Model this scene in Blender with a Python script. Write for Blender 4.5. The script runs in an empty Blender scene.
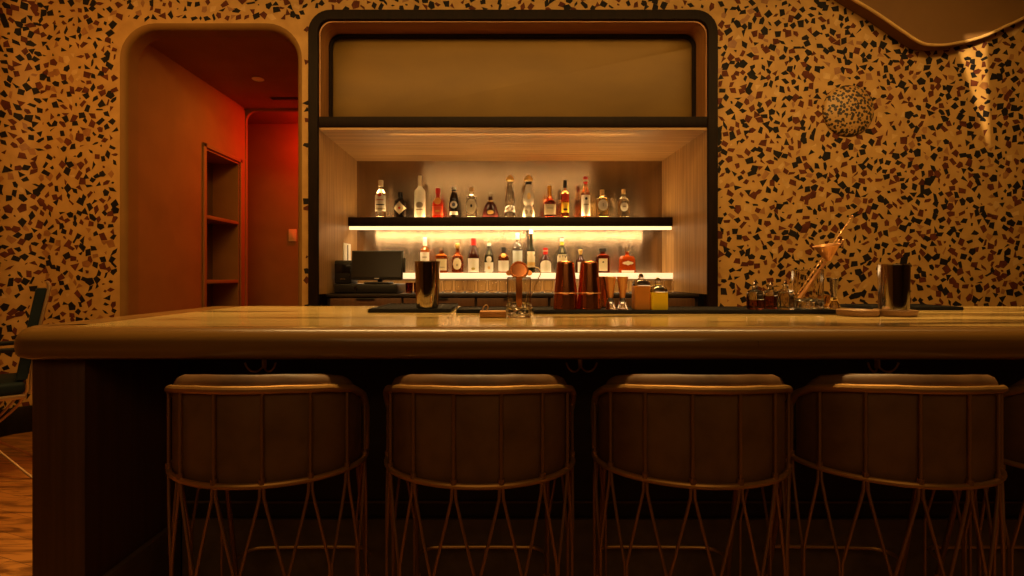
import bpy, bmesh, math, random
from math import pi, sin, cos, radians as R
from mathutils import Vector, Matrix

SC = bpy.context.scene
COL = SC.collection
random.seed(11)
rnd = random.Random(5)

# ------------------------------------------------------------------ materials
def new_mat(name):
    m = bpy.data.materials.new(name); m.use_nodes = True
    nt = m.node_tree
    return m, nt, nt.nodes['Principled BSDF']

def plain(name, col, rough=.5, metal=0., trans=0., ior=1.45, spec=.5, coat=0., emis=None, es=0., sheen=0.):
    m, nt, p = new_mat(name)
    p.inputs['Base Color'].default_value = (*col, 1)
    p.inputs['Roughness'].default_value = rough
    p.inputs['Metallic'].default_value = metal
    p.inputs['Transmission Weight'].default_value = trans
    p.inputs['IOR'].default_value = ior
    p.inputs['Specular IOR Level'].default_value = spec
    p.inputs['Coat Weight'].default_value = coat
    p.inputs['Sheen Weight'].default_value = sheen
    if emis:
        p.inputs['Emission Color'].default_value = (*emis, 1)
        p.inputs['Emission Strength'].default_value = es
    # faint procedural wear in the gloss
    tc = nt.nodes.new('ShaderNodeTexCoord'); n = nt.nodes.new('ShaderNodeTexNoise')
    n.inputs['Scale'].default_value = 35
    mr = nt.nodes.new('ShaderNodeMapRange')
    mr.inputs['To Min'].default_value = max(0, rough*.85); mr.inputs['To Max'].default_value = min(1, rough*1.15)
    nt.links.new(tc.outputs['Object'], n.inputs['Vector'])
    nt.links.new(n.outputs['Fac'], mr.inputs['Value'])
    nt.links.new(mr.outputs['Result'], p.inputs['Roughness'])
    return m

def ramp(nt, fac, stops):
    r = nt.nodes.new('ShaderNodeValToRGB')
    e = r.color_ramp.elements
    while len(e) < len(stops): e.new(.5)
    for i, (pos, c) in enumerate(stops):
        e[i].position = pos; e[i].color = (*c, 1)
    nt.links.new(fac, r.inputs['Fac'])
    return r.outputs['Color']

def grain(name, stops, scale=(1, 1, 1), nscale=6, rough=.5, detail=6, bump=.0, coat=0., metal=0., rot=(0, 0, 0), distort=.3, spec=.5):
    m, nt, p = new_mat(name)
    tc = nt.nodes.new('ShaderNodeTexCoord'); mp = nt.nodes.new('ShaderNodeMapping')
    mp.inputs['Scale'].default_value = scale; mp.inputs['Rotation'].default_value = rot
    n = nt.nodes.new('ShaderNodeTexNoise')
    n.inputs['Scale'].default_value = nscale; n.inputs['Detail'].default_value = detail
    n.inputs['Distortion'].default_value = distort
    nt.links.new(tc.outputs['Object'], mp.inputs['Vector'])
    nt.links.new(mp.outputs['Vector'], n.inputs['Vector'])
    nt.links.new(ramp(nt, n.outputs['Fac'], stops), p.inputs['Base Color'])
    p.inputs['Roughness'].default_value = rough
    p.inputs['Metallic'].default_value = metal
    p.inputs['Coat Weight'].default_value = coat
    p.inputs['Specular IOR Level'].default_value = spec
    if bump:
        b = nt.nodes.new('ShaderNodeBump'); b.inputs['Strength'].default_value = bump
        b.inputs['Distance'].default_value = .004
        nt.links.new(n.outputs['Fac'], b.inputs['Height']); nt.links.new(b.outputs['Normal'], p.inputs['Normal'])
    return m

M = {}
M['terrazzo'] = grain('terrazzo_binder', [(.3, (.40, .215, .050)), (.7, (.52, .30, .080))], nscale=9, rough=.62, bump=.12)
M['chip_dark'] = grain('terrazzo_chip_dark', [(.3, (.004, .003, .004)), (.7, (.014, .010, .010))], nscale=14, rough=.7, spec=.2)
M['chip_red'] = grain('terrazzo_chip_red', [(.3, (.060, .012, .005)), (.7, (.13, .030, .010))], nscale=14, rough=.7, spec=.2)
M['chip_brown'] = grain('terrazzo_chip_brown', [(.3, (.22, .085, .022)), (.7, (.34, .15, .04))], nscale=14, rough=.5)
M['chip_pale'] = grain('terrazzo_chip_pale', [(.3, (.46, .27, .085)), (.7, (.60, .38, .14))], nscale=14, rough=.5)
M['plaster'] = grain('smooth_plaster', [(.3, (.19, .088, .011)), (.7, (.23, .11, .015))], nscale=3, rough=.75, bump=.06)
M['plaster_in'] = grain('passage_plaster', [(.3, (.21, .090, .012)), (.7, (.26, .115, .017))], nscale=3, rough=.8, bump=.06)
M['plaster_top'] = grain('soffit_plaster', [(.3, (.155, .070, .013)), (.7, (.19, .088, .017))], nscale=2.5, rough=.7, bump=.05)
M['dark_room'] = plain('dark_room_paint', (.10, .055, .022), .8)
M['frame'] = grain('dark_stained_frame', [(.3, (.006, .0025, .001)), (.7, (.013, .0055, .0022))], scale=(1, 1, .15), nscale=40, rough=.55, spec=.12)
M['niche_wood'] = grain('pale_walnut_veneer', [(.30, (.24, .125, .038)), (.5, (.40, .225, .075)), (.72, (.50, .295, .11))], scale=(1, 6, .16), nscale=9, rough=.45, detail=8)
M['niche_top'] = grain('pale_walnut_top', [(.33, (.22, .11, .032)), (.5, (.42, .235, .08)), (.68, (.54, .32, .12))], scale=(.10, 9, 1), nscale=7, rough=.45, detail=8)
M['lining'] = grain('amber_wood_lining', [(.25, (.34, .14, .04)), (.8, (.50, .24, .08))], scale=(.3, 3, .3), nscale=12, rough=.4)
M['gold_panel'] = grain('aged_brass_panel', [(.3, (.135, .070, .004)), (.7, (.18, .096, .007))], scale=(.5, 1, 1.2), nscale=3, rough=.5, metal=.25)
M['nosing'] = grain('oiled_wood_nosing', [(.25, (.12, .055, .010)), (.5, (.20, .094, .018)), (.8, (.28, .136, .027))], scale=(.12, 6, 6), nscale=7, rough=.30, coat=.35, detail=8)
M['end_wood'] = grain('brown_wood_panel', [(.25, (.07, .028, .010)), (.8, (.12, .050, .018))], scale=(9, 9, .25), nscale=7, rough=.5, detail=8)
M['bar_dark'] = grain('black_stained_wood', [(.3, (.010, .006, .004)), (.7, (.022, .012, .007))], scale=(.3, 1, 6), nscale=9, rough=.55)
M['kick'] = grain('dark_stone_kick', [(.3, (.09, .05, .024)), (.7, (.15, .085, .042))], nscale=20, rough=.6)
M['leather'] = grain('brown_leather', [(.25, (.090, .042, .014)), (.5, (.165, .080, .029)), (.8, (.22, .112, .042))], nscale=11, rough=.5, bump=.45)
M['leather_teal'] = grain('teal_black_leather', [(.3, (.006, .012, .015)), (.7, (.012, .024, .028))], nscale=9, rough=.65, bump=.1, spec=.2)
M['copper'] = plain('antique_copper_rod', (.66, .36, .11), .36, .75)
M['copper_dark'] = plain('bronze_dark_rod', (.36, .18, .066), .42, .7)
M['copper_cup'] = plain('polished_copper', (.74, .26, .09), .2, 1.)
M['copper_bright'] = plain('bright_copper', (.93, .50, .20), .36, .8)
M['copper_mid'] = plain('worn_copper', (.74, .28, .085), .3, .85)
M['lit_lip'] = plain('lit_edge_colour', (.58, .36, .12), .7)  # lighter than the soffit so that its edge looks lit
M['brass'] = plain('brass', (.78, .50, .18), .36, .75)
M['steel'] = plain('polished_steel', (.62, .56, .48), .07, 1.)
M['steel_cool'] = plain('satin_steel', (.55, .50, .44), .22, 1.)
M['wire'] = plain('pale_brass_wire', (.55, .36, .17), .35, .7)
M['black'] = plain('black_plastic', (.012, .010, .009), .42)
M['black_gloss'] = plain('black_gloss', (.010, .008, .008), .12)
M['screen'] = plain('switched_off_screen', (.022, .016, .010), .18)
M['rubber'] = grain('black_rubber', [(.3, (.006, .005, .0045)), (.7, (.013, .011, .009))], nscale=60, rough=.6, spec=.2)
M['white'] = plain('white_plastic', (.82, .80, .74), .4)
M['coaster'] = grain('turned_wood', [(.3, (.20, .10, .035)), (.7, (.28, .15, .05))], scale=(1, 5, 1), nscale=20, rough=.45)
M['block'] = grain('orange_wood', [(.3, (.40, .18, .05)), (.7, (.55, .26, .08))], scale=(.6, 5, 5), nscale=14, rough=.4)
M['led'] = plain('led_diffuser', (.9, .8, .6), .5, emis=(1, .62, .27), es=2.6)
M['led_hi'] = plain('led_strip_bright', (.9, .8, .6), .5, emis=(1, .66, .32), es=1.6)
M['ledge'] = plain('frosted_ledge', (.9, .82, .66), .4, emis=(1, .72, .40), es=1.0)
M['slab_edge'] = None

def stone():
    m, nt, p = new_mat('veined_golden_stone')
    tc = nt.nodes.new('ShaderNodeTexCoord'); mp = nt.nodes.new('ShaderNodeMapping')
    mp.inputs['Scale'].default_value = (.32, 3.2, 1); mp.inputs['Rotation'].default_value = (0, 0, R(-8))
    n = nt.nodes.new('ShaderNodeTexNoise'); n.inputs['Scale'].default_value = 2.6
    n.inputs['Detail'].default_value = 7; n.inputs['Distortion'].default_value = .9
    nt.links.new(tc.outputs['Object'], mp.inputs['Vector']); nt.links.new(mp.outputs['Vector'], n.inputs['Vector'])
    c = ramp(nt, n.outputs['Fac'], [(.36, (.045, .026, .008)), (.415, (.20, .12, .034)), (.47, (.40, .265, .085)), (.66, (.50, .345, .12))])
    nt.links.new(c, p.inputs['Base Color'])
    p.inputs['Roughness'].default_value = .22
    p.inputs['Coat Weight'].default_value = .25; p.inputs['Coat Roughness'].default_value = .08
    return m
M['stone'] = stone()

def brushed():
    m, nt, p = new_mat('brushed_steel_sheet')
    tc = nt.nodes.new('ShaderNodeTexCoord'); mp = nt.nodes.new('ShaderNodeMapping')
    mp.inputs['Scale'].default_value = (3.2, 1, .06)
    n = nt.nodes.new('ShaderNodeTexNoise'); n.inputs['Scale'].default_value = 3.0; n.inputs['Detail'].default_value = 9
    n.inputs['Roughness'].default_value = .7
    nt.links.new(tc.outputs['Object'], mp.inputs['Vector']); nt.links.new(mp.outputs['Vector'], n.inputs['Vector'])
    c = ramp(nt, n.outputs['Fac'], [(.3, (.31, .235, .165)), (.7, (.42, .325, .23))])
    nt.links.new(c, p.inputs['Base Color'])
    p.inputs['Metallic'].default_value = 1
    mr = nt.nodes.new('ShaderNodeMapRange'); mr.inputs['To Min'].default_value = .19; mr.inputs['To Max'].default_value = .29
    nt.links.new(n.outputs['Fac'], mr.inputs['Value']); nt.links.new(mr.outputs['Result'], p.inputs['Roughness'])
    p.inputs['Anisotropic'].default_value = .85
    tg = nt.nodes.new('ShaderNodeTangent'); tg.direction_type = 'RADIAL'; tg.axis = 'Z'
    p.inputs['Anisotropic Rotation'].default_value = 0.25
    nt.links.new(tg.outputs['Tangent'], p.inputs['Tangent'])
    return m
M['brushed'] = brushed()

def floor_mat():
    m, nt, p = new_mat('oak_floorboards')
    tc = nt.nodes.new('ShaderNodeTexCoord'); mp = nt.nodes.new('ShaderNodeMapping')
    mp.inputs['Rotation'].default_value = (0, 0, R(20))
    br = nt.nodes.new('ShaderNodeTexBrick')
    br.inputs['Scale'].default_value = 1; br.inputs['Brick Width'].default_value = 1.3
    br.inputs['Row Height'].default_value = .13; br.inputs['Mortar Size'].default_value = .0014
    br.inputs['Color1'].default_value = (.34, .135, .024, 1); br.inputs['Color2'].default_value = (.46, .20, .04, 1)
    br.inputs['Mortar'].default_value = (.10, .04, .012, 1)
    mp2 = nt.nodes.new('ShaderNodeMapping'); mp2.inputs['Scale'].default_value = (1.2, 9, 1); mp2.inputs['Rotation'].default_value = (0, 0, R(20))
    n = nt.nodes.new('ShaderNodeTexNoise'); n.inputs['Scale'].default_value = 3; n.inputs['Detail'].default_value = 8
    n.inputs['Distortion'].default_value = 1.4
    nt.links.new(tc.outputs['Object'], mp.inputs['Vector']); nt.links.new(mp.outputs['Vector'], br.inputs['Vector'])
    nt.links.new(tc.outputs['Object'], mp2.inputs['Vector']); nt.links.new(mp2.outputs['Vector'], n.inputs['Vector'])
    c = ramp(nt, n.outputs['Fac'], [(.36, (.16, .11, .08)), (.58, (1, 1, 1))])
    mx = nt.nodes.new('ShaderNodeMix'); mx.data_type = 'RGBA'; mx.blend_type = 'MULTIPLY'; mx.inputs[0].default_value = .8
    nt.links.new(br.outputs['Color'], mx.inputs[6]); nt.links.new(c, mx.inputs[7])
    nt.links.new(mx.outputs[2], p.inputs['Base Color'])
    p.inputs['Roughness'].default_value = .38
    return m
M['floor'] = floor_mat()

def dome_mat():
    m, nt, p = new_mat('speckled_ceramic')
    tc = nt.nodes.new('ShaderNodeTexCoord')
    v = nt.nodes.new('ShaderNodeTexVoronoi'); v.inputs['Scale'].default_value = 44
    nt.links.new(tc.outputs['Object'], v.inputs['Vector'])
    v2 = nt.nodes.new('ShaderNodeTexVoronoi'); v2.inputs['Scale'].default_value = 17
    nt.links.new(tc.outputs['Object'], v2.inputs['Vector'])
    a = ramp(nt, v.outputs['Distance'], [(.46, (.025, .012, .006)), (.54, (.44, .25, .07))])
    b = ramp(nt, v2.outputs['Distance'], [(.20, (.02, .012, .01)), (.25, (1, 1, 1))])
    mx = nt.nodes.new('ShaderNodeMix'); mx.data_type = 'RGBA'; mx.blend_type = 'MULTIPLY'; mx.inputs[0].default_value = 1
    nt.links.new(a, mx.inputs[6]); nt.links.new(b, mx.inputs[7])
    nt.links.new(mx.outputs[2], p.inputs['Base Color'])
    p.inputs['Roughness'].default_value = .5
    return m
M['dome'] = dome_mat()

def glass(name, col, rough=.02, ior=1.47):
    return plain(name, col, rough, trans=1., ior=ior)
G = {
 'clear': glass('clear_glass', (.95, .93, .88)),
 'frost': plain('frosted_glass', (.80, .78, .70), .35, trans=.45),
 'amber': glass('amber_spirit', (.80, .24, .035)),
 'honey': glass('honey_spirit', (.93, .68, .25)),
 'whisky': glass('whisky_spirit', (.62, .15, .02)),
 'redbrown': glass('red_brown_spirit', (.42, .05, .012)),
 'orange': plain('orange_spirit', (.88, .26, .02), .08, trans=.7),
 'red': plain('red_lacquer_glass', (.72, .045, .012), .15, trans=.15),
 'black': plain('black_bottle_glass', (.012, .008, .006), .08),
 'green': plain('dark_green_glass', (.018, .016, .006), .07),
 'wine': plain('dark_red_glass', (.045, .010, .005), .07),
 'purple': plain('dark_cognac_glass', (.06, .014, .012), .06),
 'white': plain('white_porcelain', (.80, .76, .66), .15),
 'bourbon': plain('red_orange_bourbon', (.68, .11, .012), .06, trans=.55),
 'yellow': plain('yellow_syrup', (1.0, .70, .02), .3),
 'syrup': plain('brown_syrup', (.72, .28, .045), .25),
 'bitters': glass('dark_bitters', (.30, .09, .05)),
 'tint': glass('smoky_glass', (.78, .70, .55)),
}
C = {
 'cream': plain('cream_label', (.85, .76, .56), .55),
 'paper': plain('white_label', (.86, .84, .78), .5),
 'bluewhite': plain('cool_white_label', (.74, .82, .84), .5),
 'gold': plain('gold_foil', (.85, .58, .20), .3, .35),
 'redfoil': plain('red_foil', (.70, .03, .02), .3),
 'orangewax': plain('orange_wax', (.88, .42, .03), .35),
 'ink': plain('dark_ink', (.03, .025, .02), .6),
 'redink': plain('red_ink', (.55, .05, .02), .6),
 'greyink': plain('grey_ink', (.38, .34, .26), .6),
 'greenink': plain('olive_ink', (.45, .40, .08), .6),
 'bluink': plain('navy_ink', (.10, .12, .20), .6),
 'yellow': plain('yellow_label', (.82, .55, .05), .5),
 'cork': plain('cork', (.62, .40, .18), .8),
 'salmon': plain('bright_red_label', (.85, .13, .05), .4),
 'orangel': plain('orange_label', (.88, .42, .08), .4),
}

# ------------------------------------------------------------------ mesh builder
class B:
    def __init__(s): s.bm = bmesh.new(); s.mi = 0
    def _new(s, faces):
        for f in faces: f.material_index = s.mi
    def face(s, pts):
        f = s.bm.faces.new([s.bm.verts.new(p) for p in pts]); f.material_index = s.mi; return f
    def box(s, x0, x1, y0, y1, z0, z1, bev=0., seg=2):
        r = bmesh.ops.create_cube(s.bm, size=1)
        vs = r['verts']
        for v in vs:
            v.co = Vector(((x0+x1)/2+v.co.x*(x1-x0), (y0+y1)/2+v.co.y*(y1-y0), (z0+z1)/2+v.co.z*(z1-z0)))
        fs = {f for v in vs for f in v.link_faces}
        if bev:
            es = list({e for v in vs for e in v.link_edges})
            rr = bmesh.ops.bevel(s.bm, geom=es, offset=bev, segments=seg, affect='EDGES', profile=.5)
            fs = {f for f in fs if f.is_valid} | set(rr['faces'])
        s._new(fs); return s
    def rings(s, rings, closed_u=False, cap=True):
        vr = [[s.bm.verts.new(p) for p in r] for r in rings]
        n = len(vr[0]); m = len(vr)
        for i in range(m if closed_u else m-1):
            a, b = vr[i], vr[(i+1) % m]
            for j in range(n):
                k = (j+1) % n
                try:
                    f = s.bm.faces.new((a[j], a[k], b[k], b[j])); f.material_index = s.mi
                except ValueError: pass
        if cap and not closed_u:
            for r_, rev in ((vr[0], True), (vr[-1], False)):
                try:
                    f = s.bm.faces.new(list(reversed(r_)) if rev else r_); f.material_index = s.mi
                except ValueError: pass
        return s
    def tube(s, pts, r, seg=8, closed=False, smooth=0):
        P = [Vector(p) for p in pts]
        if smooth: P = catmull(P, smooth, closed)
        n = len(P)
        rad = r if callable(r) else (lambda t: r)
        T = []
        for i in range(n):
            if closed: t = P[(i+1) % n]-P[i-1]
            else: t = P[min(i+1, n-1)]-P[max(i-1, 0)]
            T.append(t.normalized())
        up = Vector((0, 0, 1)) if abs(T[0].z) < .9 else Vector((1, 0, 0))
        N = (up-T[0]*up.dot(T[0])).normalized()
        rs = []
        for i in range(n):
            if i: 
                q = T[i-1].rotation_difference(T[i]); N = q @ N
            N = (N-T[i]*N.dot(T[i])).normalized()
            Bn = T[i].cross(N)
            rr = rad(i/(n-1))
            rs.append([P[i]+(N*cos(2*pi*k/seg)+Bn*sin(2*pi*k/seg))*rr for k in range(seg)])
        return s.rings(rs, closed_u=closed)
    def lathe(s, prof, seg=24, n=2., ey=1., cx=0, cy=0, cz=0):
        rs = []; pp = [prof[0]]
        for (r0, z0), (r1, z1) in zip(prof, prof[1:]):      # support rings keep long walls flat-shaded true
            L = math.hypot(r1-r0, z1-z0)
            if L > .012:
                q = .0015/L
                pp += [(r0+(r1-r0)*q, z0+(z1-z0)*q), (r1+(r0-r1)*q, z1+(z0-z1)*q)]
            pp.append((r1, z1))
        for (r, z) in pp:
            ring = []
            for k in range(seg):
                a = 2*pi*k/seg
                c, d = cos(a), sin(a)
                x = math.copysign(abs(c)**(2/n), c); y = math.copysign(abs(d)**(2/n), d)
                ring.append((cx+max(r, 1e-5)*x, cy+max(r, 1e-5)*ey*y, cz+z))
            rs.append(ring)
        return s.rings(rs)
    def prism(s, poly, axis, a, b, bev=0.):
        def mk(p, h):
            return {'x': (h, p[0], p[1]), 'y': (p[0], h, p[1]), 'z': (p[0], p[1], h)}[axis]
        v0 = [s.bm.verts.new(mk(p, a)) for p in poly]; v1 = [s.bm.verts.new(mk(p, b)) for p in poly]
        fs = []
        n = len(poly)
        caps = [s.bm.faces.new(list(reversed(v0))), s.bm.faces.new(v1)]
        for i in range(n): fs.append(s.bm.faces.new((v0[i], v0[(i+1) % n], v1[(i+1) % n], v1[i])))
        if bev:
            es = list({e for f in caps for e in f.edges})
            rr = bmesh.ops.bevel(s.bm, geom=es, offset=bev, segments=3, affect='EDGES', profile=.5)
            s._new(rr['faces'])
        s._new([f for f in fs+caps if f.is_valid]); return s
    def done(s, name, mats, parent=None, smooth=True, ang=35, loc=None, recalc=True):
        if recalc: bmesh.ops.recalc_face_normals(s.bm, faces=s.bm.faces[:])
        me = bpy.data.meshes.new(name); s.bm.to_mesh(me); s.bm.free()
        for m in (mats if isinstance(mats, (list, tuple)) else [mats]): me.materials.append(m)
        if smooth:
            me.polygons.foreach_set('use_smooth', [True]*len(me.polygons))
            me.set_sharp_from_angle(angle=R(ang))
        o = bpy.data.objects.new(name, me); COL.objects.link(o)
        if parent: o.parent = parent
        if loc: o.location = loc
        return o

def catmull(P, k, closed=False):
    out = []; n = len(P)
    for i in range(n if closed else n-1):
        p0 = P[i-1] if (closed or i) else P[0]
        p1, p2 = P[i], P[(i+1) % n]
        p3 = P[(i+2) % n] if (closed or i+2 < n) else P[-1]
        for j in range(k):
            t = j/k
            out.append(.5*((2*p1)+(p2-p0)*t+(2*p0-5*p1+4*p2-p3)*t*t+(3*p1-p0-3*p2+p3)*t**3))
    if not closed: out.append(P[-1])
    return out

def tag(o, label, cat, group=None, kind=None):
    o['label'] = label; o['category'] = cat
    if group: o['group'] = group
    if kind: o['kind'] = kind
    return o
def thing(name, label, cat, loc=(0, 0, 0), rz=0, group=None):
    o = bpy.data.objects.new(name, None); COL.objects.link(o)
    o.location = loc; o.rotation_euler = (0, 0, rz); o.empty_display_size = .05
    return tag(o, label, cat, group)
def struct(o): o['kind'] = 'structure'; return o
def dup(root, loc, rz, label):
    r = root.copy(); COL.objects.link(r); r.location = loc; r.rotation_euler = (0, 0, rz); r['label'] = label
    for ch in list(root.children):
        c = ch.copy(); COL.objects.link(c); c.parent = r
        for g in list(ch.children):
            d = g.copy(); COL.objects.link(d); d.parent = c
    return r

# ------------------------------------------------------------------ dimensions (metres; camera 1.17 m above the floor)
YW = 3.88; ZC = 3.62
XL = -3.62; RF = .20; XF = XL+RF
DX0, DX1, DZ = -2.85, -1.470, 3.085         # passage opening in the back wall
NX0, NX1, NZ = -1.412, 1.668, 3.172         # back bar opening

def arch_path(x0, x1, z1, r, z0=0., n=8):
    """up the left side, over the top and down the right side; (point, inward normal)"""
    out = [((x0, z0), (1, 0)), ((x0, z1-r), (1, 0))]
    for i in range(1, n): 
        a = pi-(pi/2)*i/n; out.append(((x0+r+r*cos(a), z1-r+r*sin(a)), (-cos(a), -sin(a))))
    out += [((x0+r, z1), (0, -1)), ((x1-r, z1), (0, -1))]
    for i in range(1, n):
        a = pi/2-(pi/2)*i/n; out.append(((x1-r+r*cos(a), z1-r+r*sin(a)), (-cos(a), -sin(a))))
    out += [((x1, z1-r), (-1, 0)), ((x1, z0), (-1, 0))]
    return out

def arch_sweep(b, path, prof, closed=True):
    """prof: (inward, y) points"""
    rs = [[(p[0]+n[0]*i, y, p[1]+n[1]*i) for (i, y) in prof] for p, n in path]
    if closed: return b.rings(rs)
    vr = [[b.bm.verts.new(p) for p in r] for r in rs]
    for i in range(len(vr)-1):
        for j in range(len(prof)-1):
            f = b.bm.faces.new((vr[i][j], vr[i][j+1], vr[i+1][j+1], vr[i+1][j])); f.material_index = b.mi
    return b

# ------------------------------------------------------------------ room shell
b = B(); b.box(XL-.2, 4.4, -3.7, 7.6, -.1, 0); struct(b.done('floor', M['floor']))
b = B(); b.box(XL-.2, 4.4, -3.7, YW-.001, ZC, ZC+.1); struct(b.done('ceiling', M['plaster_top']))
b = B(); b.box(4.301, 4.4, -3.7, YW+.2, 0, ZC); struct(b.done('wall_right', M['dark_room']))
b = B(); b.box(XL-.2, 4.4, -3.8, -3.701, 0, ZC); struct(b.done('wall_front', M['dark_room']))

def wallpt(s, z, off):
    if s >= XF: return (s, YW-off, z)
    t = XF-s
    if t < RF*pi/2:
        a = t/RF; rr = RF-off
        return (XF-rr*sin(a), YW-RF+rr*cos(a), z)
    return (XL+off, YW-RF-(t-RF*pi/2), z)

def in_arch(x, z, x0, x1, z1, m):
    return x0-m < x < x1+m and z < z1+m

def chip_poly():
    k = rnd.choice((3, 4, 4, 4, 4, 5))
    sz = rnd.uniform(.66, 1.0)*.0405 if rnd.random() < .90 else rnd.uniform(.25, .5)*.04
    asp = rnd.uniform(.55, 1.0) if rnd.random() < .85 else rnd.uniform(.3, .5)
    rot = rnd.uniform(0, 2*pi); ph = rnd.uniform(0, 1)
    out = []
    for i in range(k):
        a = 2*pi*(i+ph+rnd.uniform(-.22, .22))/k
        r = sz*rnd.uniform(.8, 1.12)
        x, z = r*cos(a), r*asp*sin(a)
        out.append((x*cos(rot)-z*sin(rot), x*sin(rot)+z*cos(rot)))
    return out

def scatter(b, s0, s1, z0, z1, reject, dens=265):
    cell = .1; grid = {}
    n = int((s1-s0)*(z1-z0)*dens*7.0)
    placed = 0; goal = (s1-s0)*(z1-z0)*dens
    for _ in range(n):
        s, z = rnd.uniform(s0, s1), rnd.uniform(z0, z1)
        if reject(s, z): continue
        md = .051 if rnd.random() < .55 else .039
        gi, gj = int(s//cell), int(z//cell)
        if any((s-p)**2+(z-q)**2 < md*md for i in (-1, 0, 1) for j in (-1, 0, 1) for p, q in grid.get((gi+i, gj+j), ())): continue
        grid.setdefault((gi, gj), []).append((s, z))
        t = rnd.random()
        b.mi = 1 if t < .54 else 2 if t < .90 else 3 if t < .97 else 4
        off = rnd.uniform(.0006, .0018)
        pl = chip_poly()
        b.face([wallpt(s+x, z+y, off) for x, y in pl])
        placed += 1
    b.mi = 0
TERR = [M['terrazzo'], M['chip_dark'], M['chip_red'], M['chip_brown'], M['chip_pale']]

b = B()
loop = [(XF, 0), (DX0, 0)]
loop += [p for p, n in arch_path(DX0, DX1, DZ, .27)][1:-1] + [(DX1, 0), (NX0, 0)]
loop += [p for p, n in arch_path(NX0, NX1, NZ, .17)][1:-1] + [(NX1, 0), (4.3, 0), (4.3, ZC), (XF, ZC)]
vs = [b.bm.verts.new((x, YW, z)) for x, z in loop]
es = [b.bm.edges.new((vs[i], vs[(i+1) % len(vs)])) for i in range(len(vs))]
r = bmesh.ops.triangle_fill(b.bm, use_beauty=True, use_dissolve=False, edges=es, normal=(0, -1, 0))
fs = [g for g in r['geom'] if isinstance(g, bmesh.types.BMFace)]
ex = bmesh.ops.extrude_face_region(b.bm, geom=fs)
bmesh.ops.translate(b.bm, verts=[g for g in ex['geom'] if isinstance(g, bmesh.types.BMVert)], vec=(0, .10, 0))
# rounded corner towards the left wall
N = 10
for i in range(N):
    s0, s1 = XF-RF*pi/2*i/N, XF-RF*pi/2*(i+1)/N
    b.face([wallpt(s0, 0, 0), wallpt(s1, 0, 0), wallpt(s1, ZC, 0), wallpt(s0, ZC, 0)])
bmesh.ops.remove_doubles(b.bm, verts=b.bm.verts[:], dist=1e-5)
def rej(s, z):
    if s > 2.15 and z > 3.5: return True
    return (in_arch(s, z, DX0, DX1, DZ, .035) or in_arch(s, z, NX0, NX1, NZ, .02) or z > 3.58 or s > 4.26 or
            (DX1-.02 < s < NX0+.02 and False))
scatter(b, XF-RF*pi/2, 4.28, .13, 3.58, rej)
struct(b.done('wall_back', TERR, recalc=False))

b = B()
b.box(XL-.1, XL, -3.7, YW-RF, 0, ZC)
scatter(b, XF-RF*pi/2-1.9, XF-RF*pi/2-.03, .13, 3.55, lambda s, z: False, 240)
struct(b.done('wall_left', TERR, recalc=False))

b = B()
rs = []
for q in [DX0-.02, XF]+[XF-RF*pi/2*i/10 for i in range(1, 11)]:
    rs.append([wallpt(q, z, o_) for o_, z in ((.003, 0), (.022, 0), (.022, .185), (.016, .195), (.003, .195))])
b.rings(rs)
struct(b.done('baseboard_back', M['frame']))
b = B(); b.box(XL+.003, XL+.022, 1.0, YW-RF, 0, .195, .004)
struct(b.done('baseboard_left', M['frame']))

# rounded plaster surround of the passage opening
b = B(); RB = .042
prof = [(0, YW-.001)]+[(RB*sin(a)*1.0, YW-.001+RB*(1-cos(a))) for a in [pi/2*i/8 for i in range(1, 9)]]
prof += [(RB, YW+.14), (-.02, YW+.14), (-.02, YW+.0995)]
arch_sweep(b, arch_path(DX0, DX1, DZ, .27), prof)
struct(b.done('trim_1', M['plaster']))

# passage behind
PX0 = DX0+RB; PY1 = 5.73; PZ = 3.085-RB
SY0, SY1, SZ0, SZ1 = 4.945, 5.60, .30, 2.41
b = B()
pts_o = [(YW+.14, 0), (PY1, 0), (PY1, PZ), (YW+.14, PZ)]
pts_h = [(SY0, SZ0), (SY1, SZ0), (SY1, SZ1), (SY0, SZ1)]
es = []
for L in (pts_o, pts_h):
    vv = [b.bm.verts.new((PX0, y, z)) for y, z in L]
    es += [b.bm.edges.new((vv[i], vv[(i+1) % 4])) for i in range(4)]
bmesh.ops.triangle_fill(b.bm, use_beauty=True, use_dissolve=False, edges=es, normal=(1, 0, 0))
struct(b.done('wall_passage_left', M['plaster_in']))
b = B(); b.box(DX1+.02, DX1+.06, YW+.101, 7.5, 0, PZ); struct(b.done('wall_passage_right', M['plaster_in']))
b = B(); b.box(PX0-.8, DX1+.02, YW+.141, 7.5, PZ, PZ+.08); struct(b.done('ceiling_passage', M['plaster_in']))
b = B(); b.box(PX0-.8, DX1+.02, 6.30, 6.38, 0, PZ); struct(b.done('wall_passage_back', M['plaster_in']))
b = B(); b.box(PX0-.8, PX0-.75, 5.8, 6.30, 0, PZ); struct(b.done('wall_passage_side', M['plaster_in']))
# inner opening with rounded corner
b = B()
prof = [(0, PY1), (0.008, PY1+.002), (.014, PY1+.012), (.014, PY1+.03), (-.05, PY1+.03), (-.05, PY1)]
arch_sweep(b, arch_path(PX0, DX1+.02, PZ-.012, .13), prof)
struct(b.done('trim_2', M['plaster_in']))

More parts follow.
